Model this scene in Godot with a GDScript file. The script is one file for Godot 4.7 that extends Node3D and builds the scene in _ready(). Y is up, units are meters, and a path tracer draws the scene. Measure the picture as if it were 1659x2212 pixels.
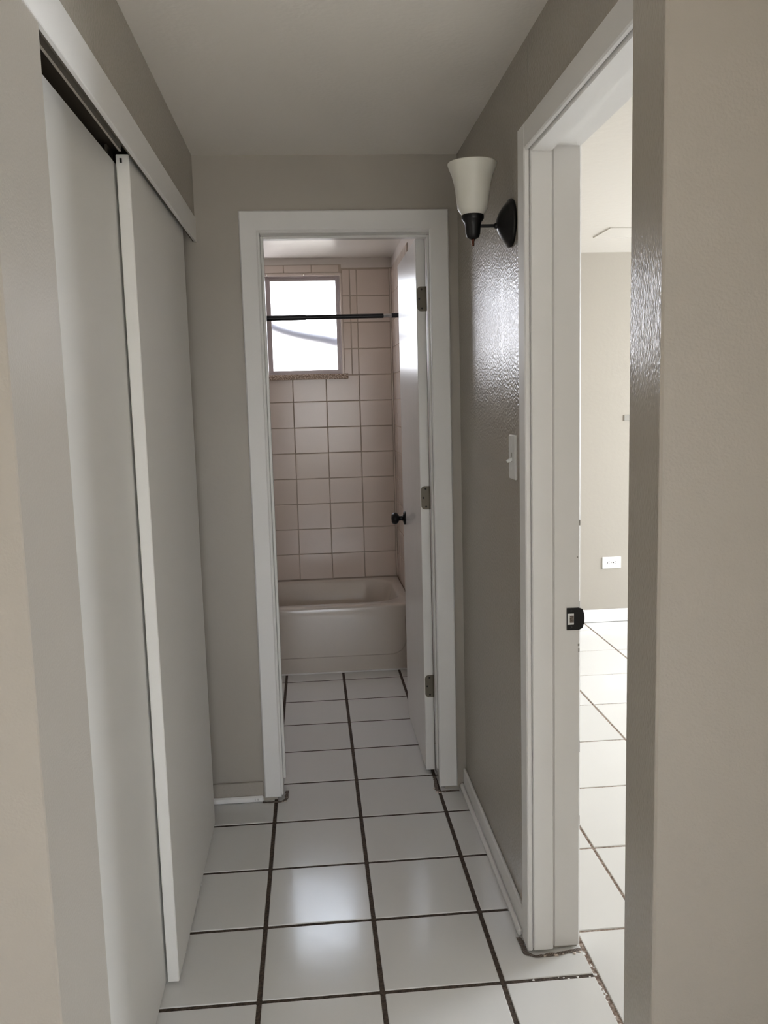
extends Node3D

# Narrow hallway with sliding closet doors on one side, a bathroom ahead and a bright bedroom through a side doorway.
# Metres, y up; the eye stands at x = 0, z = 0 in the living room doorway and looks towards -z.

const XL := -0.366      # hallway wall above the closet
const XR := 0.533       # hallway wall with the lamp
const H := 2.287        # hallway ceiling
const ZB := -3.085      # hallway end wall
const ZB2 := -3.205     # its bathroom side
const ZW := -5.313      # tiled bathroom wall with the window
const ZT := -4.553      # front of the bathtub
const ZD := -5.33       # bedroom end wall
const XD := 0.655       # bedroom side of the hallway wall

var M := {}
var taken := {}
var rng := RandomNumberGenerator.new()

# ---------------------------------------------------------------- helpers

func numbered(called: String) -> String:
	var n: int = taken.get(called, -1) + 1
	taken[called] = n
	return called if n == 0 else "%s_%03d" % [called, n]

func mb() -> SurfaceTool:
	var st := SurfaceTool.new()
	st.begin(Mesh.PRIMITIVE_TRIANGLES)
	return st

func tri(st: SurfaceTool, a: Vector3, b: Vector3, c: Vector3, n: Vector3) -> void:
	if (b - a).cross(c - a).dot(n) > 0.0:
		var t := b
		b = c
		c = t
	for p in [a, b, c]:
		st.set_normal(n)
		st.add_vertex(p)

func quad(st: SurfaceTool, a: Vector3, b: Vector3, c: Vector3, d: Vector3, n: Vector3) -> void:
	tri(st, a, b, c, n)
	tri(st, a, c, d, n)

# box between two corners, its edges chamfered by e
func box(st: SurfaceTool, x0: float, x1: float, y0: float, y1: float, z0: float, z1: float, e := 0.0) -> void:
	var lo := Vector3(x0, y0, z0)
	var hi := Vector3(x1, y1, z1)
	for axis in 3:
		var u := (axis + 1) % 3
		var w := (axis + 2) % 3
		for s in [0, 1]:
			var n := Vector3.ZERO
			n[axis] = 1.0 if s == 1 else -1.0
			var p := []
			for k in [[0, 0], [1, 0], [1, 1], [0, 1]]:
				var v := Vector3.ZERO
				v[axis] = hi[axis] if s == 1 else lo[axis]
				v[u] = hi[u] - e if k[0] == 1 else lo[u] + e
				v[w] = hi[w] - e if k[1] == 1 else lo[w] + e
				p.append(v)
			quad(st, p[0], p[1], p[2], p[3], n)
	if e <= 0.0:
		return
	for axis in 3:          # the chamfer along each of the 12 edges
		var u := (axis + 1) % 3
		var w := (axis + 2) % 3
		for su in [-1, 1]:
			for sw in [-1, 1]:
				var n := Vector3.ZERO
				n[u] = su
				n[w] = sw
				n = n.normalized()
				var q := []
				for k in [[0, 0], [1, 0], [1, 1], [0, 1]]:
					var v := Vector3.ZERO
					v[axis] = hi[axis] - e if k[0] == 1 else lo[axis] + e
					var eu := 0.0 if k[1] == 0 else e
					var ew := e if k[1] == 0 else 0.0
					v[u] = hi[u] - eu if su > 0 else lo[u] + eu
					v[w] = hi[w] - ew if sw > 0 else lo[w] + ew
					q.append(v)
				quad(st, q[0], q[1], q[2], q[3], n)
	for sx in [-1, 1]:
		for sy in [-1, 1]:
			for sz in [-1, 1]:
				var c := Vector3(x1 if sx > 0 else x0, y1 if sy > 0 else y0, z1 if sz > 0 else z0)
				var s := Vector3(sx, sy, sz)
				tri(st, c - Vector3(0, s.y, s.z) * e, c - Vector3(s.x, 0, s.z) * e, c - Vector3(s.x, s.y, 0) * e, s.normalized())

# profile of (radius, along) swept round the axis of t (its y)
func lathe(st: SurfaceTool, prof: Array, t: Transform3D, segs := 32, squash := Vector2.ONE) -> void:
	var nr := []
	for i in prof.size():
		var a: Vector2 = prof[maxi(i - 1, 0)]
		var b: Vector2 = prof[mini(i + 1, prof.size() - 1)]
		var d := b - a
		nr.append(Vector2(d.y, -d.x).normalized())
	for i in prof.size() - 1:
		for k in segs:
			var ps := []
			var ns := []
			for c in [[i, k], [i, k + 1], [i + 1, k + 1], [i + 1, k]]:
				var an: float = TAU * c[1] / segs
				var p: Vector2 = prof[c[0]]
				var m: Vector2 = nr[c[0]]
				ps.append(t * Vector3(p.x * cos(an) * squash.x, p.y, p.x * sin(an) * squash.y))
				ns.append((t.basis * Vector3(m.x * cos(an), m.y, m.x * sin(an))).normalized())
			smooth_quad(st, ps, ns)

func smooth_quad(st: SurfaceTool, ps: Array, ns: Array) -> void:
	var mean: Vector3 = ns[0] + ns[1] + ns[2] + ns[3]
	for f in [[0, 1, 2], [0, 2, 3]]:
		var o: Array = f
		var cr: Vector3 = (ps[f[1]] - ps[f[0]]).cross(ps[f[2]] - ps[f[0]])
		if cr.length_squared() < 1e-18:
			continue
		if cr.dot(mean) > 0.0:
			o = [f[0], f[2], f[1]]
		for j in o:
			st.set_normal(ns[j])
			st.add_vertex(ps[j])

func axis_to(from: Vector3, to: Vector3) -> Transform3D:
	var y := (to - from).normalized()
	var x := y.cross(Vector3(0.3, 0.1, 0.95) if absf(y.z) < 0.8 else Vector3.RIGHT).normalized()
	return Transform3D(Basis(x, y, x.cross(y)), from)

func rod(st: SurfaceTool, a: Vector3, b: Vector3, r: float, segs := 20) -> void:
	var l := a.distance_to(b)
	lathe(st, [Vector2(0, 0), Vector2(r * 0.9, 0), Vector2(r, r * 0.1), Vector2(r, l - r * 0.1), Vector2(r * 0.9, l), Vector2(0, l)], axis_to(a, b), segs)

# round bar through a row of points
func tube(st: SurfaceTool, pts: Array, radii: Array, shift: Vector3, segs := 20) -> void:
	var curve := Curve3D.new()
	for i in pts.size():
		var d: Vector3 = (pts[mini(i + 1, pts.size() - 1)] - pts[maxi(i - 1, 0)]) / 6.0
		curve.add_point(pts[i], -d, d)
	var rings := []
	var n := (pts.size() - 1) * 4
	for k in n + 1:
		var f := float(k) / 4.0
		var i := mini(int(f), pts.size() - 2)
		var c := curve.sample(i, f - i) + shift
		var d := (curve.sample(i, minf(f - i + 0.01, 1.0)) - curve.sample(i, maxf(f - i - 0.01, 0.0))).normalized()
		var u := d.cross(Vector3.BACK).normalized()
		var w := u.cross(d)
		var r := lerpf(radii[i], radii[i + 1], f - i)
		var ring := []
		for j in segs:
			var a := TAU * j / segs
			var m := u * cos(a) + w * sin(a)
			ring.append([c + m * r, m])
		rings.append(ring)
	for k in n:
		for j in segs:
			var q := [rings[k][j], rings[k][(j + 1) % segs], rings[k + 1][(j + 1) % segs], rings[k + 1][j]]
			smooth_quad(st, [q[0][0], q[1][0], q[2][0], q[3][0]], [q[0][1], q[1][1], q[2][1], q[3][1]])

# flat outline (in the x, y of t) given a thickness along t's z, front edge chamfered by e
func plate(st: SurfaceTool, outline: PackedVector2Array, t: Transform3D, depth: float, e := 0.0) -> void:
	if not Geometry2D.is_polygon_clockwise(outline):
		outline.reverse()
	var top := outline
	if e > 0.0:
		var off := Geometry2D.offset_polygon(outline, -e, Geometry2D.JOIN_MITER)
		if off.size() == 1 and off[0].size() == outline.size():
			top = off[0]
	if top != outline:       # match the first vertices
		var best := 0
		for i in top.size():
			if top[i].distance_to(outline[0]) < top[best].distance_to(outline[0]):
				best = i
		var turned := PackedVector2Array()
		for i in top.size():
			turned.append(top[(best + i) % top.size()])
		if not Geometry2D.is_polygon_clockwise(turned):
			turned.reverse()
		top = turned
		if top[1].distance_to(outline[1]) > 4.0 * e:
			top = outline
	var n := t.basis.z.normalized()
	var ids := Geometry2D.triangulate_polygon(top)
	for i in range(0, ids.size(), 3):
		tri(st, t * v3(top[ids[i]], depth), t * v3(top[ids[i + 1]], depth), t * v3(top[ids[i + 2]], depth), n)
	ids = Geometry2D.triangulate_polygon(outline)
	for i in range(0, ids.size(), 3):
		tri(st, t * v3(outline[ids[i]], 0), t * v3(outline[ids[i + 1]], 0), t * v3(outline[ids[i + 2]], 0), -n)
	var side := depth - (e if top != outline else 0.0)
	for i in outline.size():
		var j := (i + 1) % outline.size()
		var d := outline[j] - outline[i]
		var m := t.basis * Vector3(-d.y, d.x, 0).normalized()
		quad(st, t * v3(outline[i], 0), t * v3(outline[j], 0), t * v3(outline[j], side), t * v3(outline[i], side), m)
		if top != outline:
			quad(st, t * v3(outline[i], side), t * v3(outline[j], side), t * v3(top[j], depth), t * v3(top[i], depth), (m + n).normalized())

func v3(p: Vector2, z: float) -> Vector3:
	return Vector3(p.x, p.y, z)

func rounded(x0: float, x1: float, y0: float, y1: float, radii: Array, steps := 6) -> PackedVector2Array:
	var out := PackedVector2Array()   # corners from (x0, y0), counter-clockwise
	var cs := [[x0, y0, 1, 1, PI], [x1, y0, -1, 1, 1.5 * PI], [x1, y1, -1, -1, 0.0], [x0, y1, 1, -1, 0.5 * PI]]
	for i in 4:
		var r: float = radii[i]
		var c: Array = cs[i]
		if r <= 0.0:
			out.append(Vector2(c[0], c[1]))
			continue
		for k in steps + 1:
			var a: float = c[4] + 0.5 * PI * k / steps
			out.append(Vector2(c[0] + c[2] * r + r * cos(a), c[1] + c[3] * r + r * sin(a)))
	return out

func obj(called: String, st: SurfaceTool, m: Material, parent: Node3D = null) -> MeshInstance3D:
	var o := MeshInstance3D.new()
	var mesh := st.commit()
	mesh.surface_set_material(0, m)
	o.mesh = mesh
	if parent == null:
		o.name = numbered(called)
		add_child(o, true)
	else:
		var n := 0
		o.name = called
		while parent.has_node(NodePath(String(o.name))):
			n += 1
			o.name = "%s_%03d" % [called, n]
		parent.add_child(o, true)
		o.position = -parent.position if parent.get_parent() == self else Vector3.ZERO
	return o

func tag(o: Node, label: String, category: String, group := "", kind := "") -> Node:
	o.set_meta("label", label)
	o.set_meta("category", category)
	if group:
		o.set_meta("group", group)
	if kind:
		o.set_meta("kind", kind)
	return o

func thing(called: String, label: String, category: String, at := Vector3.ZERO, kind := "") -> Node3D:
	var o := Node3D.new()
	o.name = numbered(called)
	add_child(o)
	o.position = at
	tag(o, label, category, "", kind)
	return o

func struct(called: String, st: SurfaceTool, m: Material, label: String, category: String) -> MeshInstance3D:
	var o := obj(called, st, m)
	tag(o, label, category, "", "structure")
	return o

func noise_tex(freq: float, octaves: int, sd: int, size := 512, kind := FastNoiseLite.TYPE_SIMPLEX_SMOOTH) -> NoiseTexture2D:
	var n := FastNoiseLite.new()
	n.seed = sd
	n.noise_type = kind
	n.frequency = freq
	n.fractal_octaves = octaves
	var t := NoiseTexture2D.new()
	t.width = size
	t.height = size
	t.seamless = true
	t.noise = n
	return t

func ramp_tex(freq: float, octaves: int, sd: int, c0: Color, c1: Color, size := 512) -> NoiseTexture2D:
	var t := noise_tex(freq, octaves, sd, size)
	var g := Gradient.new()
	g.set_color(0, c0)
	g.set_color(1, c1)
	t.color_ramp = g
	return t

func mat(called: String, c: Color, rough: float, bump: Texture2D = null, cm := 0.0, scale := Vector3.ONE, metal := 0.0) -> StandardMaterial3D:
	var m := StandardMaterial3D.new()
	m.resource_name = called
	m.albedo_color = c
	m.roughness = rough
	m.metallic = metal
	m.uv1_triplanar = true
	m.uv1_world_triplanar = true
	m.uv1_scale = scale
	if bump:
		m.heightmap_enabled = true
		m.heightmap_texture = bump
		m.heightmap_scale = cm
	return m

func c8(r: int, g: int, b: int) -> Color:
	return Color8(r, g, b)

func daylight(called: String, centre: Vector3, size: Vector2, turn: float, radiance: float, c: Color) -> void:
	var l := AreaLight3D.new()
	l.name = called
	l.area_size = size
	l.area_normalize_energy = true
	l.light_energy = radiance * size.x * size.y / PI
	l.light_color = c
	l.area_range = 30.0
	l.area_attenuation = 2.0
	l.shadow_enabled = true
	l.position = centre
	l.rotation.y = turn
	add_child(l)

# ---------------------------------------------------------------- the scene

func _ready() -> void:
	rng.seed = 41
	# camera
	var cam := Camera3D.new()
	cam.name = "camera"
	cam.position = Vector3(0, 1.4593, 0)
	cam.rotation = Vector3(-0.1288, -0.0809, -0.0267)
	cam.fov = 60.99
	cam.near = 0.05
	cam.far = 100.0
	add_child(cam)
	cam.current = true
	# overcast sky
	var sky := ProceduralSkyMaterial.new()
	sky.sky_top_color = Color(0.90, 0.94, 1.0)
	sky.sky_horizon_color = Color(0.97, 0.98, 1.0)
	sky.ground_horizon_color = Color(0.90, 0.90, 0.89)
	sky.ground_bottom_color = Color(0.62, 0.61, 0.59)
	sky.sky_energy_multiplier = 1.0
	sky.ground_energy_multiplier = 1.0
	var env := Environment.new()
	env.background_mode = Environment.BG_SKY
	env.sky = Sky.new()
	env.sky.sky_material = sky
	env.background_energy_multiplier = 8.0
	env.tonemap_mode = Environment.TONE_MAPPER_LINEAR
	env.tonemap_exposure = 1.22
	env.sdfgi_enabled = true
	env.ssao_enabled = true
	env.ssil_enabled = true
	var we := WorldEnvironment.new()
	we.name = "world_environment"
	we.environment = env
	add_child(we)
	# hazy sun that falls through the front room window onto its floor
	var sun := DirectionalLight3D.new()
	sun.name = "hazy_sun"
	sun.light_energy = 11.0
	sun.light_angular_distance = 6.0
	sun.light_color = Color(1.0, 0.985, 0.96)
	sun.sky_mode = DirectionalLight3D.SKY_MODE_LIGHT_ONLY
	sun.shadow_enabled = true
	sun.rotation = Vector3(deg_to_rad(-42.0), deg_to_rad(4.0), 0)
	add_child(sun)
	# daylight at the windows
	daylight("living_window_daylight", Vector3(0.7, 1.325, 3.18), Vector2(2.1, 1.25), 0.0, 1.5, Color(0.98, 0.99, 1.0))
	daylight("bedroom_window_daylight", Vector3(4.39, 1.475, -4.15), Vector2(1.42, 1.17), PI / 2, 21.0, Color(0.95, 0.975, 1.0))
	daylight("bathroom_window_daylight", Vector3(-0.44, 1.91, ZW - 0.035), Vector2(0.34, 0.54), PI, 4.5, Color(0.97, 0.95, 1.0))

	materials()
	shell()
	floors()
	bathroom_wall_tiles()
	bathroom_frame()
	bedroom_frame()
	closet()
	baseboards()
	windows()
	bathroom_door()
	bathtub()
	shower_rod()
	wall_lamp()
	light_switch()
	bedroom_things()

func materials() -> void:
	var stipple := noise_tex(0.1, 3, 19)
	var fine := noise_tex(0.09, 3, 3)
	var peel := noise_tex(0.035, 4, 11)
	var broad := noise_tex(0.012, 3, 7)
	M.wall = mat("greige_paint", c8(177, 170, 159), 0.25, stipple, 0.1, Vector3(1.9, 1.9, 1.9))
	M.wall.metallic_specular = 0.36
	M.near_wall = mat("greige_rolled_paint", c8(177, 170, 159), 0.32, stipple, 0.03, Vector3(3.4, 3.4, 3.4))
	M.flat_wall = mat("greige_smooth_paint", c8(177, 170, 159), 0.4, peel, 0.03, Vector3(1.6, 1.6, 1.6))
	M.brushed = mat("greige_brushed_paint", c8(177, 170, 159), 0.22, stipple, 0.045, Vector3(5.5, 1.6, 5.5))
	M.ceiling = mat("ceiling_paint", c8(240, 234, 225), 0.8, fine, 0.05, Vector3(1.2, 1.2, 1.2))
	M.bright_ceiling = mat("white_gloss_ceiling_paint", c8(240, 236, 228), 0.28, peel, 0.06, Vector3(1.0, 1.0, 1.0))
	M.bed_ceiling = mat("cream_gloss_ceiling_paint", c8(222, 217, 209), 0.3, peel, 0.06, Vector3(1.0, 1.0, 1.0))
	M.trim = mat("white_trim_paint", c8(243, 241, 238), 0.5, broad, 0.03, Vector3(2, 0.6, 2))
	M.door = mat("white_door_paint", c8(240, 238, 234), 0.26, broad, 0.03, Vector3(1.4, 0.6, 1.4))
	M.closet_door = mat("off_white_closet_door_paint", c8(242, 240, 235), 0.4, broad, 0.03, Vector3(1.4, 0.6, 1.4))
	M.grout = mat("dark_floor_grout", Color.WHITE, 0.95, fine, 0.15, Vector3(3, 3, 3))
	M.grout.albedo_texture = ramp_tex(0.05, 4, 5, c8(52, 43, 36), c8(104, 90, 78))
	M.pale_grout = mat("pale_floor_grout", Color.WHITE, 0.95, fine, 0.1, Vector3(3, 3, 3))
	M.pale_grout.albedo_texture = ramp_tex(0.04, 4, 15, c8(95, 74, 62), c8(205, 192, 180))
	M.tiles = []
	for c in [c8(232, 231, 228), c8(228, 227, 224), c8(234, 233, 231)]:
		var t := mat("white_floor_tile", c, 0.16, broad, 0.012, Vector3(1.5, 1.5, 1.5))
		t.roughness_texture = ramp_tex(0.02, 4, 21, Color(0.75, 0.75, 0.75), Color(1, 1, 1), 256) if M.tiles.is_empty() else M.tiles[0].roughness_texture
		t.roughness = 0.17
		M.tiles.append(t)
	M.wall_tiles = []
	for c in [c8(226, 211, 199), c8(223, 208, 195), c8(228, 214, 203)]:
		M.wall_tiles.append(mat("beige_wall_tile", c, 0.2, broad, 0.008, Vector3(3, 3, 3)))
	M.wall_grout = mat("beige_wall_grout", c8(186, 171, 155), 0.9)
	M.tub = mat("tub_enamel", c8(212, 202, 190), 0.16)
	M.bath_paint = mat("bathroom_paint", c8(226, 218, 210), 0.4, peel, 0.04, Vector3(1.6, 1.6, 1.6))
	M.black = mat("oil_rubbed_bronze", c8(24, 23, 24), 0.36, null, 0.0, Vector3.ONE, 0.35)
	M.black_rod = mat("black_rod_enamel", c8(18, 19, 26), 0.35)
	M.chrome = mat("chrome", c8(225, 225, 228), 0.12, null, 0.0, Vector3.ONE, 1.0)
	M.hinge = mat("satin_nickel", c8(112, 105, 92), 0.5, null, 0.0, Vector3.ONE, 0.5)
	M.dark_hole = mat("dark_screw", c8(30, 27, 24), 0.7)
	M.aluminium = mat("window_aluminium", c8(176, 166, 166), 0.42, fine, 0.03, Vector3(4, 4, 4), 0.7)
	M.track = mat("closet_track_metal", c8(96, 88, 76), 0.6, null, 0.0, Vector3.ONE, 0.2)
	M.track_lip = mat("closet_track_lip", c8(205, 198, 186), 0.5)
	M.granite = mat("speckled_granite", Color.WHITE, 0.4, null, 0.0, Vector3(5, 5, 5))
	M.granite.albedo_texture = ramp_tex(0.04, 2, 9, c8(96, 66, 46), c8(255, 240, 222))
	M.plastic = mat("white_plastic", c8(240, 240, 238), 0.3)
	M.slot = mat("socket_slot", c8(30, 30, 30), 0.6)
	M.grey_plate = mat("grey_plate", c8(160, 156, 148), 0.5)
	M.mortar = mat("broken_mortar", Color.WHITE, 0.95, fine, 0.3, Vector3(8, 8, 8))
	M.mortar.albedo_texture = ramp_tex(0.06, 3, 33, c8(70, 58, 50), c8(196, 184, 174))
	M.shade = mat("frosted_lamp_glass", c8(232, 229, 218), 0.35)
	M.shade.backlight_enabled = true
	M.shade.backlight = Color(0.5, 0.5, 0.47)
	M.frost = StandardMaterial3D.new()
	M.frost.resource_name = "frosted_window_glass"
	M.frost.transparency = BaseMaterial3D.TRANSPARENCY_ALPHA
	M.frost.albedo_color = Color(1, 1, 1, 0)
	M.frost.roughness = 0.28
	M.frost.refraction_enabled = true
	M.frost.refraction_scale = 0.05
	M.clear = StandardMaterial3D.new()
	M.clear.resource_name = "clear_window_glass"
	M.clear.transparency = BaseMaterial3D.TRANSPARENCY_ALPHA
	M.clear.albedo_color = Color(1, 1, 1, 0.05)
	M.clear.roughness = 0.03
	M.gutter = mat("grey_gutter_metal", c8(112, 110, 128), 0.6)

func shell() -> void:
	var s := mb()
	# entry wall: partition in front of the closet and the return that closes the closet
	var ell := PackedVector2Array([Vector2(-2.6, -1.23), Vector2(-0.49, -1.23), Vector2(-0.49, -1.356), Vector2(XL - 0.002, -1.356), Vector2(XL, -1.354), Vector2(XL, -1.117), Vector2(XL - 0.002, -1.115), Vector2(-2.6, -1.115)])
	for i in ell.size():
		ell[i].y = -ell[i].y
	plate(s, ell, Transform3D(Basis(Vector3.RIGHT, Vector3.FORWARD, Vector3.UP), Vector3.ZERO), 2.4)
	struct("wall_entry_left", s, M.near_wall, "greige painted wall end and corner nearest on the left, before the closet", "wall")
	s = mb()
	box(s, 0.459, 3.2, 0, 2.4, -1.23, -1.115, 0.003)
	var near := struct("wall_entry_right", s, M.near_wall, "greige wall end nearest on the right, brushed glossy paint on its narrow side", "wall")
	s = mb()
	box(s, 0.4582, 0.4596, 0, 2.4, -1.2275, -1.1175, 0.0006)
	obj("brushed_edge", s, M.brushed, near)
	s = mb()
	box(s, -0.49, XL, 2.055, 2.4, ZB, -1.356)
	struct("wall_left", s, M.wall, "greige wall strip between closet header trim and hallway ceiling", "wall")
	s = mb()
	box(s, -1.1, -1.0, 0, 2.4, ZB, -1.23)
	struct("wall_closet", s, M.wall, "plain wall at the back of the closet behind the sliding doors", "wall")
	s = mb()
	box(s, -1.1, -0.172, 0, 2.4, ZB2, ZB)
	box(s, 0.452, XR, 0, 2.4, ZB2, ZB)
	box(s, -0.172, 0.452, 2.055, 2.4, ZB2, ZB)
	struct("wall_back", s, M.flat_wall, "greige end wall of the hallway around the bathroom doorway", "wall")
	s = mb()
	box(s, XR, XD, 0, 2.4, -5.47, -2.104)
	box(s, XR, XD, 2.047, 2.4, -2.1, -1.298)
	box(s, XR, XD, 0, 2.4, -1.298, -1.229)
	struct("wall_right", s, M.wall, "greige hallway wall under the wall lamp, glossy with window reflection", "wall")
	# ceilings
	s = mb()
	box(s, -1.1, XD, H, 2.4, ZB2, -1.115)
	struct("ceiling", s, M.ceiling, "off-white hallway ceiling", "ceiling")
	s = mb()
	box(s, -1.1, XR, 2.30, 2.42, -5.47, ZB2)
	struct("ceiling_bathroom", s, M.bright_ceiling, "pale glossy bathroom ceiling above the tub", "ceiling")
	s = mb()
	box(s, XD, 4.5, 2.313, 2.42, -5.47, -1.23)
	struct("ceiling_bedroom", s, M.bed_ceiling, "bright glossy white bedroom ceiling seen through the side doorway", "ceiling")
	s = mb()
	box(s, -2.7, 3.3, 2.4, 2.5, -1.23, 3.4)
	struct("ceiling_living", s, M.ceiling, "off-white ceiling of the room in front of the hallway", "ceiling")
	# bathroom
	s = mb()
	box(s, -1.1, -0.66, 0, 2.42, -5.47, ZW - 0.006)
	box(s, 0.212, XR, 0, 2.42, -5.47, ZW - 0.006)
	box(s, -0.66, 0.212, 0, 1.612, -5.47, ZW - 0.006)
	box(s, -0.66, 0.212, 2.212, 2.42, -5.47, ZW - 0.006)
	struct("wall_bathroom_back", s, M.bath_paint, "bathroom end wall in beige tiles with the window", "wall")
	s = mb()
	box(s, -1.1, -1.0, 0, 2.42, ZW, ZB2)
	struct("wall_bathroom_left", s, M.bath_paint, "painted bathroom wall at the hidden end of the tub", "wall")
	s = mb()
	box(s, 0.515, XR, 0, 2.42, ZW - 0.006, ZB2)
	struct("wall_bathroom_right", s, M.bath_paint, "bathroom side wall in beige tiles beside the open white door", "wall")
	# bedroom
	s = mb()
	box(s, XD, 4.54, 0, 2.42, ZD - 0.14, ZD)
	struct("wall_bedroom_back", s, M.flat_wall, "brightly lit cream bedroom wall with the outlet", "wall")
	s = mb()
	box(s, 4.4, 4.54, 0, 2.42, ZD, -4.9)
	box(s, 4.4, 4.54, 0, 2.42, -3.4, -1.23)
	box(s, 4.4, 4.54, 0, 0.85, -4.9, -3.4)
	box(s, 4.4, 4.54, 2.1, 2.42, -4.9, -3.4)
	struct("wall_bedroom_right", s, M.wall, "far side wall of the bedroom with its window", "wall")
	s = mb()
	box(s, 3.2, 4.5, 0, 2.42, -1.23, -1.115)
	struct("wall_bedroom_front", s, M.wall, "bedroom wall shared with the front room", "wall")
	# the room the eye stands in
	s = mb()
	box(s, -2.7, -2.6, 0, 2.5, -1.23, 3.4)
	struct("wall_living_left", s, M.wall, "left wall of the front room", "wall")
	s = mb()
	box(s, 3.2, 3.34, 0, 2.5, -1.115, 3.34)
	box(s, 0.72, 0.84, 0, 2.4, -1.115, 1.0, 0.003)
	struct("wall_living_right", s, M.wall, "right walls of the front room, one ending close beside the viewer", "wall")
	s = mb()
	box(s, -2.7, -0.4, 0, 2.5, 3.2, 3.34)
	box(s, 1.8, 3.3, 0, 2.5, 3.2, 3.34)
	box(s, -0.4, 1.8, 0, 0.65, 3.2, 3.34)
	box(s, -0.4, 1.8, 2.0, 2.5, 3.2, 3.34)
	struct("wall_living_back", s, M.wall, "wall of the front room with the large window", "wall")

func floor_slab(called: String, x0: float, x1: float, z0: float, z1: float, m: Material, label: String) -> MeshInstance3D:
	var s := mb()
	box(s, x0, x1, -0.12, -0.0022, z0, z1)
	return struct(called, s, m, label, "floor")

func lay_tiles(parent: Node3D, xs: Array, zs: Array, gap: float, x0: float, x1: float, z0: float, z1: float, holes: Array = []) -> void:
	for i in xs.size() - 1:
		for j in zs.size() - 1:
			var a := maxf(xs[i] + gap / 2, x0)
			var b := minf(xs[i + 1] - gap / 2, x1)
			var c := maxf(zs[j] + gap / 2, z0)
			var d := minf(zs[j + 1] - gap / 2, z1)
			if b - a < 0.012 or d - c < 0.012:
				continue
			var s := mb()
			var up := rng.randf_range(-0.0004, 0.0004)
			box(s, a, b, -0.012, up, c, d, 0.0018)
			obj("floor_tile", s, M.tiles[rng.randi() % 3], parent)

func steps(from: float, pitch: float, lo: int, hi: int) -> Array:
	var out := []
	for i in range(lo, hi + 1):
		out.append(from + pitch * i)
	return out

func floors() -> void:
	var f := floor_slab("floor", -1.1, 0.664, -5.47, -1.115, M.grout, "white square floor tiles with dark grout running from hallway into bathroom")
	var xs := [-1.094, -0.7862, -0.4823, -0.1784, 0.1255, 0.4294, 0.671]
	var zs := steps(-2.5986, 0.3068, -7, 5)
	lay_tiles(f, xs, zs, 0.0125, -1.0, 0.664, ZT - 0.02, -1.12)
	# broken mortar at the feet of the door frames
	var s := mb()
	for path in [[[-0.228, -3.064], [-0.155, -3.062], [-0.142, -3.08], [-0.141, -3.15]], [[0.503, -3.062], [0.43, -3.060], [0.420, -3.080], [0.424, -3.15], [0.43, -3.20]],
			[[0.512, -2.158], [0.513, -2.09], [0.535, -2.074], [0.60, -2.076], [0.662, -2.088]]]:
		ragged_strip(s, path, 0.014)
	var o := obj("broken_mortar", s, M.mortar, f)
	o.set_meta("kind", "stuff")
	s = mb()
	for p in [[0.420, -3.062, 0.009], [0.428, -3.054, 0.007], [0.412, -3.09, 0.006], [0.45, -3.060, 0.004], [-0.144, -3.064, 0.006], [-0.155, -3.06, 0.004], [-0.139, -3.09, 0.004],
			[0.56, -2.072, 0.005], [0.59, -2.071, 0.007], [0.61, -2.074, 0.005], [0.64, -2.073, 0.006], [0.655, -2.078, 0.005]]:
		lump(s, Vector3(p[0], 0.001, p[1]), p[2], 0.3)
	o = obj("plaster_crumb", s, M.wall_tiles[0], f)
	o.set_meta("kind", "stuff")
	# flecks of white paint on the joints by the bedroom threshold
	s = mb()
	for k in 26:
		var z := rng.randf_range(-2.08, -1.75)
		lump(s, Vector3(0.668 + rng.randf_range(-0.005, 0.005), -0.002, z), rng.randf_range(0.002, 0.006), 0.25)
	for k in 8:
		lump(s, Vector3(rng.randf_range(0.45, 0.66), -0.002, -1.985 + rng.randf_range(-0.005, 0.005)), rng.randf_range(0.002, 0.0045), 0.25)
	o = obj("paint_fleck", s, M.trim, f)
	o.set_meta("kind", "stuff")

	f = floor_slab("floor_bedroom", 0.664, 4.5, -5.47, -1.115, M.pale_grout, "bright large white bedroom floor tiles with thin pale joints")
	lay_tiles(f, [0.671, 0.861, 1.283, 1.7, 2.12, 2.54, 2.96, 3.38, 3.8, 4.22, 4.6], steps(-5.152, 0.4267, -1, 10), 0.008, 0.676, 4.4, ZD, -1.2)

	f = floor_slab("floor_living", -2.7, 3.3, -1.115, 3.4, M.grout, "white tiled floor of the front room")
	lay_tiles(f, steps(0.1255, 0.3039, -9, 11), steps(-2.5986, 0.3068, 4, 20), 0.0125, -2.6, 3.2, -1.11, 3.2)

# flat strip with ragged edges along a line on the floor
func ragged_strip(s: SurfaceTool, path: Array, width: float) -> void:
	var pts := []
	for i in path.size() - 1:
		var a := Vector3(path[i][0], 0.0012, path[i][1])
		var b := Vector3(path[i + 1][0], 0.0012, path[i + 1][1])
		var n := maxi(2, int(a.distance_to(b) / 0.008))
		for k in n:
			pts.append(a.lerp(b, float(k) / n))
	pts.append(Vector3(path[-1][0], 0.0012, path[-1][1]))
	var left := []
	var right := []
	for i in pts.size():
		var d: Vector3 = (pts[mini(i + 1, pts.size() - 1)] - pts[maxi(i - 1, 0)]).normalized()
		var side := Vector3(-d.z, 0, d.x)
		left.append(pts[i] + side * width * rng.randf_range(0.35, 0.6))
		right.append(pts[i] - side * width * rng.randf_range(0.2, 0.6))
	for i in pts.size() - 1:
		quad(s, left[i], left[i + 1], right[i + 1], right[i], Vector3.UP)

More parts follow.
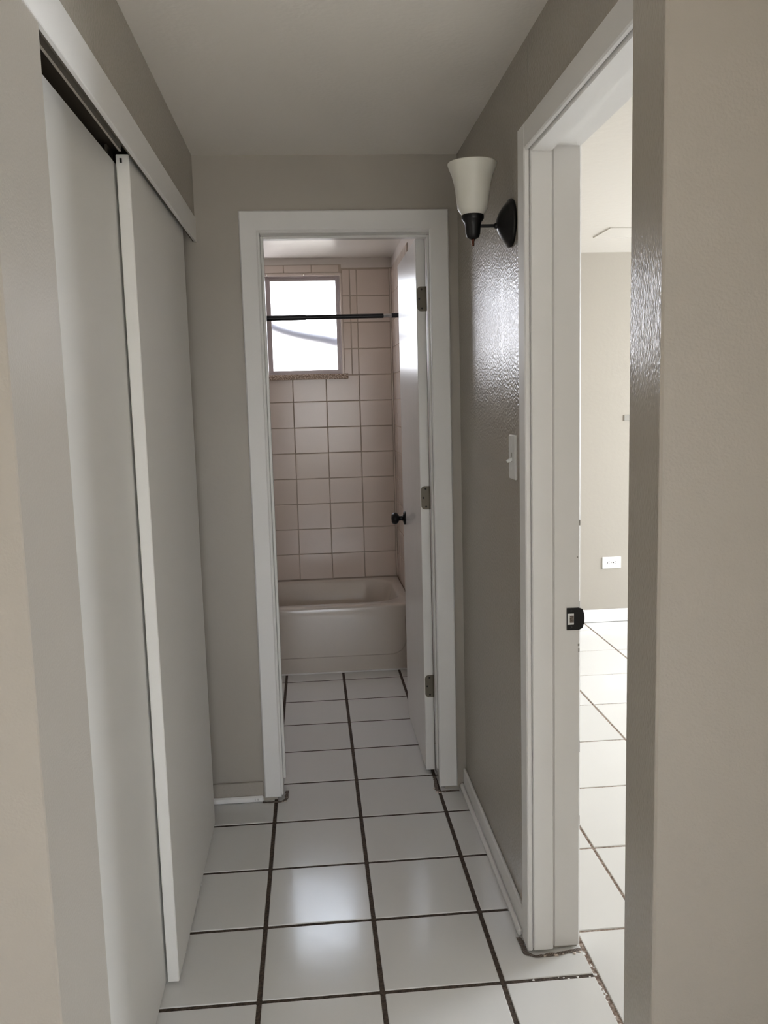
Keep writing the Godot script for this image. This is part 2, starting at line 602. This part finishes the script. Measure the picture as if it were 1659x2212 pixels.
func lump(s: SurfaceTool, at: Vector3, r: float, flat: float) -> void:
	var ring := []
	for k in 7:
		var a := TAU * k / 7.0 + rng.randf_range(-0.3, 0.3)
		var q := r * rng.randf_range(0.6, 1.15)
		ring.append(at + Vector3(cos(a) * q, 0.0, sin(a) * q))
	var top := at + Vector3(rng.randf_range(-0.2, 0.2) * r, r * flat, rng.randf_range(-0.2, 0.2) * r)
	for k in 7:
		var n: Vector3 = (ring[k] - top).cross(ring[(k + 1) % 7] - top).normalized()
		if n.y < 0:
			n = -n
		tri(s, top, ring[k], ring[(k + 1) % 7], n)

func wall_tile(parent: Node3D, x0: float, x1: float, y0: float, y1: float, gap: float) -> void:
	if x1 - x0 < gap + 0.006 or y1 - y0 < gap + 0.006:
		return
	var s := mb()
	var w := rng.randf_range(-0.0004, 0.0004)
	box(s, x0 + gap / 2, x1 - gap / 2, y0 + gap / 2, y1 - gap / 2, ZW - 0.006, ZW + w, 0.0015)
	obj("wall_tile", s, M.wall_tiles[rng.randi() % 3], parent)

func bathroom_wall_tiles() -> void:
	var wall: Node3D = get_node("wall_bathroom_back")
	var g := mb()
	var gz := ZW - 0.0025
	box(g, -1.0, -0.66, 0.3, 2.262, ZW - 0.008, gz)
	box(g, -0.66, 0.212, 0.3, 1.612, ZW - 0.008, gz)
	box(g, -0.66, 0.212, 2.212, 2.262, ZW - 0.008, gz)
	box(g, 0.212, 0.515, 0.3, 2.241, ZW - 0.008, gz)
	obj("wall_grout", g, M.wall_grout, wall)
	var gap := 0.005
	var xs := [-1.0, -0.9036, -0.7026, -0.5016, -0.3006, -0.0996, 0.1014, 0.3024, 0.5]
	var ys := [0.3655]
	for j in range(-6, 6):
		ys.append(1.4561 + 0.1554 * j)
	for i in xs.size() - 1:
		for j in ys.size():
			var x0: float = xs[i]
			var x1: float = xs[i + 1]
			var y0: float = ys[j]
			var y1: float = ys[j + 1] if j + 1 < ys.size() else 2.2335
			if y1 <= 1.62 or x1 < -0.66 or (x0 > 0.212):
				wall_tile(wall, x0, x1, y0, y1, gap)
				continue
			# rows beside the window
			if x0 < -0.66:
				wall_tile(wall, x0, -0.66, y0, y1, gap)
			if x1 > 0.212:
				wall_tile(wall, 0.214, 0.2617, y0, minf(y1, 2.2335), gap)
				wall_tile(wall, 0.2617, x1, y0, minf(y1, 2.2335), gap)
	# cut tiles in a strip above the window
	var tops := [-1.0, -0.784, -0.62, -0.456, -0.292, -0.128, 0.036, 0.2]
	for i in tops.size() - 1:
		wall_tile(wall, tops[i], tops[i + 1], 2.2135 if tops[i] >= -0.7 else 2.2331, 2.262, gap)
	# pale tiles that line the window opening
	var s := mb()
	box(s, 0.203, 0.2145, 1.62, 2.212, ZW - 0.05, ZW + 0.001, 0.0015)
	obj("reveal_tile", s, M.wall_tiles[2], wall)
	for k in 4:
		s = mb()
		box(s, -0.66 + k * 0.2175, -0.66 + (k + 1) * 0.2175 - 0.004, 2.2, 2.2135, ZW - 0.05, ZW + 0.002, 0.002)
		obj("reveal_tile", s, M.wall_tiles[2], wall)
	# side wall
	var side: Node3D = get_node("wall_bathroom_right")
	g = mb()
	box(g, 0.5115, 0.517, 0.3, 2.235, ZW, -4.46)
	obj("wall_grout", g, M.wall_grout, side)
	var zs := [ZW + 0.001, -5.13, -4.93, -4.73, -4.53, -4.46]
	for i in zs.size() - 1:
		for j in ys.size():
			var y1: float = ys[j + 1] if j + 1 < ys.size() else 2.2335
			if y1 - ys[j] < 0.01:
				continue
			s = mb()
			box(s, 0.509, 0.515, ys[j] + gap / 2, y1 - gap / 2, zs[i] + gap / 2, zs[i + 1] - gap / 2, 0.0015)
			obj("wall_tile", s, M.wall_tiles[rng.randi() % 3], side)
	# pale bead that fills the corner between the two tiled walls
	s = mb()
	box(s, 0.5, 0.5095, 0.37, 2.2335, ZW - 0.004, ZW + 0.006, 0.003)
	obj("corner_bead", s, M.wall_tiles[2], side)

func bathroom_frame() -> void:
	var t := thing("trim_1", "white painted door frame around the bathroom doorway", "door frame", Vector3(0.14, 0, ZB), "structure")
	var zf := ZB + 0.015
	var s := mb()
	var u := PackedVector2Array([Vector2(-0.2187, 0.014), Vector2(-0.158, 0.014), Vector2(-0.158, 2.036), Vector2(0.4315, 2.036), Vector2(0.4315, 0.014), Vector2(0.4985, 0.014), Vector2(0.4985, 2.104), Vector2(-0.2187, 2.104)])
	plate(s, u, Transform3D(Basis.IDENTITY, Vector3(0, 0, ZB)), zf - ZB, 0.004)
	obj("casing", s, M.trim, t)
	s = mb()
	box(s, -0.159, -0.1525, 0.02, 2.0365, ZB, ZB + 0.009, 0.002)
	box(s, 0.4375, 0.4395, 0.02, 2.0365, ZB, ZB + 0.009)
	box(s, -0.1525, 0.4375, 2.032, 2.0365, ZB, ZB + 0.009, 0.001)
	obj("casing_bead", s, M.trim, t)
	# jambs and head set back behind the casing
	s = mb()
	box(s, -0.172, -0.151, 0.02, 2.05, ZB2 - 0.012, ZB + 0.006, 0.002)
	obj("side_jamb", s, M.door, t)
	s = mb()
	box(s, 0.4385, 0.455, 0.02, 2.05, ZB2 - 0.012, ZB + 0.006, 0.002)
	obj("side_jamb", s, M.door, t)
	s = mb()
	box(s, -0.151, 0.4385, 2.030, 2.055, ZB2 - 0.012, ZB + 0.006, 0.002)
	obj("head_jamb", s, M.door, t)
	s = mb()
	box(s, -0.151, -0.142, 0.06, 2.03, -3.168, -3.13, 0.002)
	box(s, 0.430, 0.4385, 0.06, 2.03, -3.168, -3.13, 0.002)
	box(s, -0.142, 0.430, 2.021, 2.03, -3.168, -3.13, 0.002)
	obj("door_stop", s, M.door, t)

func bedroom_frame() -> void:
	var t := thing("trim_2", "white painted door frame around the bedroom doorway, black strike plate on it", "door frame", Vector3(0.59, 0, -2.08), "structure")
	var s := mb()
	box(s, 0.519, XR, 0.006, 2.09, -2.150, -2.087, 0.003)
	obj("side_casing", s, M.trim, t)
	s = mb()
	box(s, 0.519, XR, 0.006, 2.09, -1.311, -1.250, 0.003)
	obj("side_casing", s, M.trim, t)
	s = mb()
	box(s, 0.5194, XR, 2.030, 2.09, -2.087, -1.311, 0.003)
	obj("head_casing", s, M.trim, t)
	# stepped jambs: the hallway half stands proud of the half the door closes on
	s = mb()
	box(s, 0.5335, 0.585, 0.012, 2.05, -2.102, -2.080, 0.002)
	box(s, 0.5905, 0.661, 0.006, 2.06, -2.107, -2.096, 0.004)
	obj("side_jamb", s, M.trim, t)
	s = mb()
	box(s, 0.5335, 0.585, 0.012, 2.05, -1.318, -1.296, 0.002)
	box(s, 0.584, 0.661, 0.006, 2.06, -1.301, -1.296, 0.001)
	obj("side_jamb", s, M.trim, t)
	s = mb()
	box(s, 0.5335, 0.585, 2.024, 2.05, -2.080, -1.318, 0.002)
	box(s, 0.594, 0.661, 2.040, 2.05, -2.097, -1.301, 0.003)
	obj("head_jamb", s, M.trim, t)
	# casing on the bedroom side
	s = mb()
	box(s, XD, 0.664, 0.006, 2.045, -2.160, -2.108, 0.002)
	obj("side_casing", s, M.trim, t)
	# strike plate with a rounded lip
	s = mb()
	var o := PackedVector2Array()
	for p in [[0.625, 0.869], [0.656, 0.8685], [0.6655, 0.873], [0.6695, 0.885], [0.6705, 0.8975], [0.6695, 0.91], [0.6655, 0.922], [0.656, 0.926], [0.625, 0.926]]:
		o.append(Vector2(p[0], p[1]))
	plate(s, o, Transform3D(Basis.IDENTITY, Vector3(0, 0, -2.097)), 0.003)
	var sp := obj("strike_plate", s, M.black, t)
	sp.set_meta("label", "black strike plate with a worn latch hole")
	s = mb()
	box(s, 0.6268, 0.6430, 0.883, 0.9115, -2.0945, -2.0934)
	obj("worn_paint", s, M.plastic, sp)
	s = mb()
	box(s, 0.6325, 0.6425, 0.888, 0.906, -2.0940, -2.0930)
	obj("latch_hole", s, M.mortar, sp)
	s = mb()
	for p in [[0.6355, 0.919], [0.6355, 0.876]]:
		lathe(s, [Vector2(0.0035, 0), Vector2(0.003, 0.0012), Vector2(0, 0.0014)], axis_to(Vector3(p[0], p[1], -2.094), Vector3(p[0], p[1], -2.08)), 12)
	obj("screw", s, M.black_rod, sp)
	# chips in the paint along the edge of the jamb
	s = mb()
	for p in [[0.6565, 1.142, 0.003, 0.007], [0.654, 0.829, 0.004, 0.003], [0.655, 0.815, 0.003, 0.005], [0.651, 1.055, 0.003, 0.002], [0.658, 0.56, 0.0012, 0.016], [0.658, 0.36, 0.0014, 0.012], [0.658, 0.932, 0.001, 0.01]]:
		box(s, p[0], p[0] + p[2], p[1] - p[3], p[1] + p[3], -2.0965, -2.0955)
	obj("paint_chip", s, M.grey_plate, t)

func closet() -> void:
	var t := thing("trim_3", "white header board with dark sliding door track along the closet top", "closet trim", Vector3(XL, 2.0, -2.2), "structure")
	var s := mb()
	box(s, -0.372, -0.3625, 2.004, 2.085, ZB, -1.18, 0.0015)
	obj("header_board", s, M.trim, t)
	s = mb()
	box(s, -0.462, -0.372, 2.048, 2.054, ZB, -1.357)
	box(s, -0.376, -0.372, 2.006, 2.048, ZB, -1.357)
	box(s, -0.462, -0.459, 2.012, 2.048, ZB, -1.357)
	obj("track", s, M.track, t)
	s = mb()
	box(s, -0.404, -0.399, 2.0235, 2.048, -2.068, -1.357)
	obj("track_lip", s, M.track_lip, t)

	var d := thing("door_2", "off-white sliding closet door in front, its pale edge facing the room", "closet door", Vector3(-0.4, 0, -2.5), "structure")
	s = mb()
	box(s, -0.413, -0.384, 0.010, 2.019, -2.913, -2.072, 0.002)
	obj("panel", s, M.closet_door, d)
	s = mb()
	box(s, -0.4045, -0.3995, 2.0, 2.010, -2.0725, -2.0712)
	obj("screw_slot", s, M.dark_hole, d)
	s = mb()
	for z in [-2.2, -2.8]:
		box(s, -0.402, -0.396, 2.016, 2.040, z - 0.03, z + 0.03, 0.001)
	obj("hanger", s, M.track, d)
	# chipped paint along the foot
	s = mb()
	for k in 16:
		var z := rng.randf_range(-2.9, -2.1)
		lump(s, Vector3(-0.3845, rng.randf_range(0.012, 0.02), z), rng.randf_range(0.002, 0.006), 0.4)
	var c := obj("paint_chip", s, M.plastic, d)
	c.set_meta("kind", "stuff")

	d = thing("door_3", "off-white sliding closet door behind, next to the near wall corner", "closet door", Vector3(-0.44, 0, -1.8), "structure")
	s = mb()
	var a := Vector3(-0.4185, 0.004, 0)
	box(s, -0.4475, -0.4185, 0.004, 2.006, -2.24, -1.36, 0.002)
	obj("panel", s, M.closet_door, d)
	s = mb()
	for z in [-1.5, -2.1]:
		box(s, -0.436, -0.430, 2.003, 2.040, z - 0.03, z + 0.03, 0.001)
	obj("hanger", s, M.track, d)

func baseboards() -> void:
	var t := thing("baseboard_back", "short greige baseboard with a white shoe strip left of the bathroom door frame", "baseboard", Vector3(-0.3, 0, ZB), "structure")
	var s := mb()
	box(s, -1.0, -0.224, 0.0, 0.075, ZB, ZB + 0.010, 0.002)
	obj("board", s, M.wall, t)
	s = mb()
	box(s, -1.0, -0.224, 0.002, 0.026, ZB + 0.010, ZB + 0.022, 0.005)
	obj("shoe_strip", s, M.trim, t)
	s = mb()
	for x in [-0.255, -0.245]:
		box(s, x, x + 0.0012, 0.010, 0.018, ZB + 0.0215, ZB + 0.0224)
	obj("nail_mark", s, M.dark_hole, t)
	t = thing("baseboard_right", "white baseboard with rounded shoe strip below the wall lamp", "baseboard", Vector3(XR, 0, -2.6), "structure")
	s = mb()
	box(s, 0.523, XR, 0.0, 0.078, ZB, -2.150, 0.003)
	obj("board", s, M.trim, t)
	s = mb()
	box(s, 0.509, 0.523, 0.002, 0.024, ZB + 0.004, -2.158, 0.006)
	obj("shoe_strip", s, M.trim, t)
	s = mb()
	box(s, XD, 2.2, 0.003, 0.085, ZD, ZD + 0.012, 0.003)
	box(s, 2.2, 4.4, 0.003, 0.085, ZD, ZD + 0.012, 0.003)
	struct("baseboard_bedroom", s, M.trim, "bright white baseboard along the bedroom wall under the outlet", "baseboard")

func frame_ring(s: SurfaceTool, x0: float, x1: float, y0: float, y1: float, z0: float, z1: float, w: float, e := 0.001) -> void:
	box(s, x0, x0 + w, y0, y1, z0, z1, e)
	box(s, x1 - w, x1, y0, y1, z0, z1, e)
	box(s, x0 + w, x1 - w, y0, y0 + w, z0, z1, e)
	box(s, x0 + w, x1 - w, y1 - w, y1, z0, z1, e)

func windows() -> void:
	var w := thing("window_1", "small aluminium sliding bathroom window with bright frosted panes and granite sill", "window", Vector3(-0.22, 1.6, ZW), "structure")
	var s := mb()
	frame_ring(s, -0.656, 0.206, 1.617, 2.204, ZW - 0.088, ZW - 0.042, 0.012)
	obj("frame", s, M.aluminium, w)
	s = mb()
	frame_ring(s, -0.236, 0.194, 1.629, 2.193, ZW - 0.068, ZW - 0.050, 0.017)
	box(s, -0.246, -0.212, 1.629, 2.193, ZW - 0.070, ZW - 0.046, 0.002)
	obj("sash", s, M.aluminium, w)
	s = mb()
	frame_ring(s, -0.644, -0.222, 1.629, 2.193, ZW - 0.086, ZW - 0.070, 0.017)
	obj("sash", s, M.aluminium, w)
	s = mb()
	box(s, -0.219, 0.177, 1.646, 2.176, ZW - 0.061, ZW - 0.057)
	obj("pane", s, M.frost, w)
	s = mb()
	box(s, -0.627, -0.239, 1.646, 2.176, ZW - 0.080, ZW - 0.076)
	obj("pane", s, M.frost, w)
	s = mb()
	box(s, -0.246, -0.236, 1.855, 1.895, ZW - 0.062, ZW - 0.046, 0.002)
	box(s, -0.244, -0.239, 1.835, 1.860, ZW - 0.056, ZW - 0.042, 0.002)
	obj("latch", s, M.black, w)
	s = mb()
	box(s, -0.70, 0.2365, 1.589, 1.6205, ZW - 0.09, ZW + 0.022, 0.002)
	var sill := obj("sill", s, M.granite, w)
	sill.set_meta("label", "speckled brown granite sill")
	# dim bar outside
	s = mb()
	var pts := [Vector3(-0.85, 2.24, 0), Vector3(-0.45, 2.035, 0), Vector3(-0.32, 1.973, 0), Vector3(-0.21, 1.921, 0), Vector3(-0.125, 1.889, 0), Vector3(-0.012, 1.861, 0), Vector3(0.10, 1.841, 0), Vector3(0.18, 1.821, 0), Vector3(0.42, 1.765, 0), Vector3(0.85, 1.68, 0)]
	var rr := [0.028, 0.028, 0.028, 0.029, 0.029, 0.031, 0.033, 0.034, 0.035, 0.036]
	tube(s, pts, rr, Vector3(0, 0, -5.513))
	tag(obj("gutter", s, M.gutter), "dim grey slanting bar blurred behind the frosted bathroom window glass", "gutter")

	w = thing("window_2", "large bedroom window out of sight in the far side wall", "window", Vector3(4.4, 0.85, -4.15), "structure")
	s = mb()
	for y in [0.85, 2.06]:
		box(s, 4.44, 4.49, y, y + 0.04, -4.9, -3.4)
	for z in [-4.9, -4.17, -3.44]:
		box(s, 4.44, 4.49, 0.89, 2.06, z, z + 0.04)
	obj("frame", s, M.trim, w)
	s = mb()
	quad(s, Vector3(4.465, 0.89, -4.86), Vector3(4.465, 0.89, -3.44), Vector3(4.465, 2.06, -3.44), Vector3(4.465, 2.06, -4.86), Vector3.LEFT)
	obj("pane", s, M.clear, w)
	w = thing("window_3", "wide front room window behind the viewer", "window", Vector3(0.7, 0.25, 3.2), "structure")
	s = mb()
	frame_ring(s, -0.4, 1.8, 0.65, 2.0, 3.24, 3.3, 0.05)
	box(s, 0.67, 0.73, 0.7, 1.95, 3.245, 3.295)
	obj("frame", s, M.trim, w)
	s = mb()
	quad(s, Vector3(-0.35, 0.7, 3.27), Vector3(1.75, 0.7, 3.27), Vector3(1.75, 1.95, 3.27), Vector3(-0.35, 1.95, 3.27), Vector3.FORWARD)
	obj("pane", s, M.clear, w)

func bathroom_door() -> void:
	var d := thing("door_1", "open white bathroom door with three grey hinges and a black knob", "door", Vector3(0.44, 0, -3.22), "structure")
	var s := mb()
	box(s, 0.401, 0.4365, 0.014, 2.034, -3.868, -3.228, 0.002)
	obj("leaf", s, M.door, d)
	for y in [1.820, 1.088, 0.354]:
		s = mb()
		plate(s, rounded(0.4035, 0.4405, y - 0.044, y + 0.044, [0.014, 0.0, 0.0, 0.014]), Transform3D(Basis.IDENTITY, Vector3(0, 0, -3.2285)), 0.0022)
		var h := obj("hinge", s, M.hinge, d)
		h.set_meta("label", "satin grey hinge with rounded corners")
		s = mb()
		for k in 5:
			rod(s, Vector3(0.4445, y - 0.044 + k * 0.0177, -3.224), Vector3(0.4445, y - 0.044 + k * 0.0177 + 0.0168, -3.224), 0.0055, 14)
		obj("knuckle", s, M.hinge, h)
		for p in [[0.4205, 0.034], [0.4115, 0.0], [0.4215, -0.034]]:
			s = mb()
			lathe(s, [Vector2(0.0036, 0), Vector2(0.003, 0.0008), Vector2(0, 0.0009)], axis_to(Vector3(p[0], y + p[1], -3.2263), Vector3(p[0], y + p[1], -3.2)), 12)
			obj("screw", s, M.dark_hole, h)
	# knobs on both faces
	for side in [-1.0, 1.0]:
		s = mb()
		var x0 := 0.401 if side < 0 else 0.4365
		var k := axis_to(Vector3(x0, 0.9365, -3.79), Vector3(x0 + side, 0.9365, -3.79))
		lathe(s, [Vector2(0.0295, 0), Vector2(0.0305, 0.004), Vector2(0.027, 0.008), Vector2(0.013, 0.011), Vector2(0.0105, 0.016), Vector2(0.0105, 0.026), Vector2(0.014, 0.030), Vector2(0.022, 0.034), Vector2(0.0262, 0.041), Vector2(0.0268, 0.048), Vector2(0.0235, 0.056), Vector2(0.015, 0.0605), Vector2(0, 0.062)], k, 32)
		obj("knob", s, M.black, d)
	s = mb()
	box(s, 0.408, 0.4295, 0.908, 0.965, -3.8695, -3.867, 0.001)
	obj("latch_plate", s, M.black, d)

func loop(cx: float, cz: float, hx: float, hz: float, r: float, y: float, n := 10) -> Array:
	var out := []
	for q in 4:
		for k in n + 1:
			var a := 0.5 * PI * (q + float(k) / n)
			var sx := 1.0 if q == 0 or q == 3 else -1.0
			var sz := 1.0 if q < 2 else -1.0
			out.append(Vector3(cx + sx * (hx - r) + r * cos(a), y, cz + sz * (hz - r) + r * sin(a)))
	return out

func bathtub() -> void:
	var t := thing("bathtub", "off-white built-in bathtub below the tiled wall and frosted window", "bathtub", Vector3(-0.24, 0, (ZW + ZT) / 2))
	var x0 := -0.998
	var x1 := 0.508
	var cx := (x0 + x1) / 2
	var hx := (x1 - x0) / 2
	var cz := (ZW + 0.001 + ZT) / 2
	var hz := (ZT - ZW - 0.001) / 2
	var y := 0.365
	var bx := cx + 0.01
	var bz := cz - 0.012
	var ls := [loop(cx, cz, hx, hz, 0.004, 0.30), loop(cx, cz, hx, hz, 0.006, y - 0.012), loop(cx, cz, hx - 0.003, hz - 0.003, 0.008, y - 0.003), loop(cx, cz, hx - 0.010, hz - 0.010, 0.012, y),
		loop(bx, bz, hx - 0.055, hz - 0.066, 0.16, y), loop(bx, bz, hx - 0.064, hz - 0.073, 0.158, y - 0.004), loop(bx, bz, hx - 0.070, hz - 0.078, 0.155, y - 0.016),
		loop(bx, bz, hx - 0.10, hz - 0.10, 0.15, y - 0.14), loop(bx, bz, hx - 0.13, hz - 0.125, 0.14, 0.10), loop(bx, bz, hx - 0.17, hz - 0.16, 0.12, 0.07), loop(bx, bz, hx - 0.30, hz - 0.25, 0.06, 0.062)]
	var s := mb()
	s.set_smooth_group(0)
	for i in ls.size() - 1:
		var n: int = ls[i].size()
		for k in n:
			var a: Vector3 = ls[i][k]
			var b: Vector3 = ls[i][(k + 1) % n]
			var c: Vector3 = ls[i + 1][(k + 1) % n]
			var e: Vector3 = ls[i + 1][k]
			for f in [[a, b, c], [a, c, e]]:
				for p in f:
					s.add_vertex(p)
	var fl: Array = ls[-1]
	for k in range(1, fl.size() - 1):
		for p in [fl[0], fl[k], fl[k + 1]]:
			s.add_vertex(p)
	s.index()
	s.generate_normals()
	obj("basin", s, M.tub, t)
	# apron with a raised panel
	s = mb()
	box(s, x0, x1, 0.003, 0.352, ZT - 0.05, ZT - 0.011, 0.002)
	obj("apron", s, M.tub, t)
	s = mb()
	plate(s, rounded(-0.93, 0.474, 0.087, 0.352, [0.08, 0.08, 0.0, 0.0], 10), Transform3D(Basis.IDENTITY, Vector3(0, 0, ZT - 0.0115)), 0.0105, 0.007)
	obj("apron_panel", s, M.tub, t)
	s = mb()
	box(s, x0, x1, 0.0, 0.007, ZT - 0.012, ZT - 0.002, 0.002)
	obj("caulk_bead", s, M.trim, t)

func shower_rod() -> void:
	var t := thing("shower_rod", "black telescoping shower rod across the bathroom window, bare chrome near its end", "shower rod", Vector3(-0.24, 1.886, ZT))
	var z := ZT - 0.005
	var s := mb()
	rod(s, Vector3(-0.985, 1.880, z), Vector3(-0.005, 1.8855, z), 0.0138)
	obj("outer_tube", s, M.black_rod, t)
	s = mb()
	rod(s, Vector3(-0.01, 1.8855, z), Vector3(0.394, 1.8865, z), 0.0116)
	obj("inner_tube", s, M.black_rod, t)
	s = mb()
	rod(s, Vector3(0.392, 1.8865, z), Vector3(0.438, 1.887, z), 0.0098)
	obj("bare_section", s, M.chrome, t)
	s = mb()
	rod(s, Vector3(0.436, 1.887, z), Vector3(0.495, 1.8875, z), 0.0116)
	lathe(s, [Vector2(0.0116, 0), Vector2(0.016, 0.003), Vector2(0.019, 0.012), Vector2(0, 0.0125)], axis_to(Vector3(0.494, 1.8875, z), Vector3(0.51, 1.8875, z)), 24)
	obj("end_cap", s, M.black_rod, t)
	s = mb()
	lathe(s, [Vector2(0.0138, 0), Vector2(0.019, 0.004), Vector2(0.022, 0.015), Vector2(0, 0.0155)], axis_to(Vector3(-0.984, 1.88, z), Vector3(-1.0, 1.88, z)), 24)
	obj("end_cap", s, M.black_rod, t)

func wall_lamp() -> void:
	var c := Vector3(0.432, 1.893, -2.273)
	var t := thing("wall_lamp", "wall lamp with frosted white bell shade and dark bronze round backplate, unlit", "wall lamp", Vector3(XR, c.y, c.z))
	var s := mb()
	lathe(s, [Vector2(0.0, 0.0), Vector2(0.0585, 0), Vector2(0.0605, 0.004), Vector2(0.059, 0.009), Vector2(0.052, 0.013), Vector2(0.049, 0.016), Vector2(0.040, 0.024), Vector2(0.026, 0.033), Vector2(0.016, 0.037), Vector2(0.010, 0.039), Vector2(0, 0.04)], axis_to(Vector3(XR, c.y + 0.006, c.z), Vector3(0, c.y + 0.006, c.z)), 40)
	obj("backplate", s, M.black, t)
	s = mb()
	rod(s, Vector3(0.50, c.y, c.z), Vector3(c.x + 0.012, c.y, c.z), 0.0042, 14)
	lathe(s, [Vector2(0.0075, 0), Vector2(0.0075, 0.004), Vector2(0.0042, 0.007)], axis_to(Vector3(0.494, c.y, c.z), Vector3(0.4, c.y, c.z)), 16)
	obj("arm", s, M.black, t)
	s = mb()
	var base := Transform3D(Basis.IDENTITY, Vector3(c.x, 0, c.z))
	lathe(s, [Vector2(0, 1.860), Vector2(0.008, 1.8605), Vector2(0.0155, 1.865), Vector2(0.0185, 1.874), Vector2(0.0200, 1.892), Vector2(0.0215, 1.9015), Vector2(0.0265, 1.9075), Vector2(0.0285, 1.911), Vector2(0.0287, 1.919), Vector2(0.0265, 1.9215), Vector2(0.0, 1.9215)], base, 32)
	obj("socket_cup", s, M.black, t)
	s = mb()
	lathe(s, [Vector2(0, 1.8435), Vector2(0.003, 1.844), Vector2(0.0036, 1.848), Vector2(0.0034, 1.854), Vector2(0.0048, 1.857), Vector2(0.005, 1.862), Vector2(0, 1.8625)], base, 16)
	obj("finial", s, mat("copper_finial", c8(88, 52, 40), 0.35, null, 0.0, Vector3.ONE, 0.7), t)
	s = mb()
	lathe(s, [Vector2(0.0265, 1.920), Vector2(0.0325, 1.926), Vector2(0.0385, 1.937), Vector2(0.041, 1.955), Vector2(0.0435, 1.977), Vector2(0.047, 1.999), Vector2(0.0525, 2.019), Vector2(0.0595, 2.036), Vector2(0.0625, 2.0455), Vector2(0.0618, 2.0475), Vector2(0.0600, 2.0465),
		Vector2(0.0570, 2.036), Vector2(0.050, 2.019), Vector2(0.044, 1.999), Vector2(0.0395, 1.977), Vector2(0.0365, 1.955), Vector2(0.034, 1.937), Vector2(0.030, 1.928), Vector2(0.0, 1.926)], base, 48)
	obj("shade", s, M.shade, t)
	s = mb()
	lathe(s, [Vector2(0.012, 1.925), Vector2(0.013, 1.94), Vector2(0.02, 1.958), Vector2(0.0225, 1.972), Vector2(0.02, 1.986), Vector2(0.012, 1.995), Vector2(0, 1.998)], base, 24)
	obj("bulb", s, M.plastic, t)

func light_switch() -> void:
	var t := thing("light_switch", "white toggle light switch partly behind the bedroom door casing", "light switch", Vector3(XR, 1.3, -2.262))
	var s := mb()
	var at := Transform3D(Basis(Vector3(0, 0, 1), Vector3(0, 1, 0), Vector3(-1, 0, 0)), Vector3(XR, 1.2985, -2.2665))
	plate(s, rounded(-0.036, 0.036, -0.0585, 0.0585, [0.003, 0.003, 0.003, 0.003], 3), at, 0.006, 0.002)
	obj("plate", s, M.plastic, t)
	s = mb()
	plate(s, rounded(-0.005, 0.005, -0.012, 0.012, [0.0, 0.0, 0.0, 0.0]), at.translated_local(Vector3(0, 0, 0.0055)), 0.0008)
	obj("slot", s, M.grey_plate, t)
	s = mb()
	var tg := at.translated_local(Vector3(0, -0.004, 0.004)).rotated_local(Vector3.RIGHT, 0.45)
	plate(s, rounded(-0.0035, 0.0035, -0.004, 0.004, [0.001, 0.001, 0.001, 0.001], 2), tg, 0.017, 0.001)
	obj("toggle", s, M.plastic, t)
	for y in [0.030, -0.030]:
		s = mb()
		lathe(s, [Vector2(0.003, 0), Vector2(0.0026, 0.001), Vector2(0, 0.0012)], axis_to(Vector3(XR - 0.006, 1.2985 + y, -2.2665), Vector3(0, 1.2985 + y, -2.2665)), 12)
		obj("screw", s, M.plastic, t)

func bedroom_things() -> void:
	var t := thing("electrical_outlet", "white double electrical outlet set sideways low on the bedroom wall", "outlet", Vector3(1.881, 0.387, ZD))
	var s := mb()
	var at := Transform3D(Basis.IDENTITY, Vector3(1.881, 0.387, ZD))
	plate(s, rounded(-0.061, 0.061, -0.037, 0.037, [0.003, 0.003, 0.003, 0.003], 3), at, 0.006, 0.002)
	obj("plate", s, M.plastic, t)
	for sx in [-1.0, 1.0]:
		s = mb()
		var c := Vector3(1.881 + sx * 0.0195, 0.387, ZD + 0.0058)
		plate(s, rounded(-0.0145, 0.0145, -0.0165, 0.0165, [0.012, 0.012, 0.012, 0.012], 5), Transform3D(Basis.IDENTITY, c), 0.0012)
		var f := obj("socket", s, M.trim, t)
		s = mb()
		box(s, c.x - 0.002 + 0.001, c.x + 0.007, c.y + 0.0052, c.y + 0.0078, c.z + 0.001, c.z + 0.0016)
		box(s, c.x - 0.001, c.x + 0.006, c.y - 0.0078, c.y - 0.0052, c.z + 0.001, c.z + 0.0016)
		lathe(s, [Vector2(0.0032, 0), Vector2(0.0032, 0.0006), Vector2(0, 0.0006)], axis_to(Vector3(c.x - 0.008, c.y, c.z + 0.001), Vector3(c.x - 0.008, c.y, 0)), 12)
		obj("contact_slot", s, M.slot, f)
	s = mb()
	lathe(s, [Vector2(0.003, 0), Vector2(0.0026, 0.001), Vector2(0, 0.0012)], axis_to(Vector3(1.881, 0.387, ZD + 0.006), Vector3(1.881, 0.387, 0)), 12)
	obj("screw", s, M.grey_plate, t)

	t = thing("wall_plate", "small grey plate on the bedroom wall above the outlet, half hidden", "wall plate", Vector3(1.99, 1.305, ZD))
	s = mb()
	plate(s, rounded(-0.036, 0.036, -0.018, 0.018, [0.003, 0.003, 0.003, 0.003], 3), Transform3D(Basis.IDENTITY, Vector3(1.99, 1.305, ZD)), 0.006, 0.002)
	obj("plate", s, M.grey_plate, t)

	t = thing("ceiling_hatch", "thin framed white hatch panel on the bedroom ceiling", "ceiling hatch", Vector3(1.9, 2.313, -4.67))
	s = mb()
	box(s, 1.595, 2.205, 2.309, 2.3128, -4.81, -4.556, 0.001)
	obj("panel", s, M.bed_ceiling, t)
	s = mb()
	box(s, 1.585, 1.594, 2.307, 2.3128, -4.82, -4.546, 0.001)
	box(s, 2.206, 2.215, 2.307, 2.3128, -4.82, -4.546, 0.001)
	box(s, 1.594, 2.206, 2.307, 2.3128, -4.82, -4.811, 0.001)
	box(s, 1.594, 2.206, 2.307, 2.3128, -4.555, -4.546, 0.001)
	obj("frame", s, M.bed_ceiling, t)
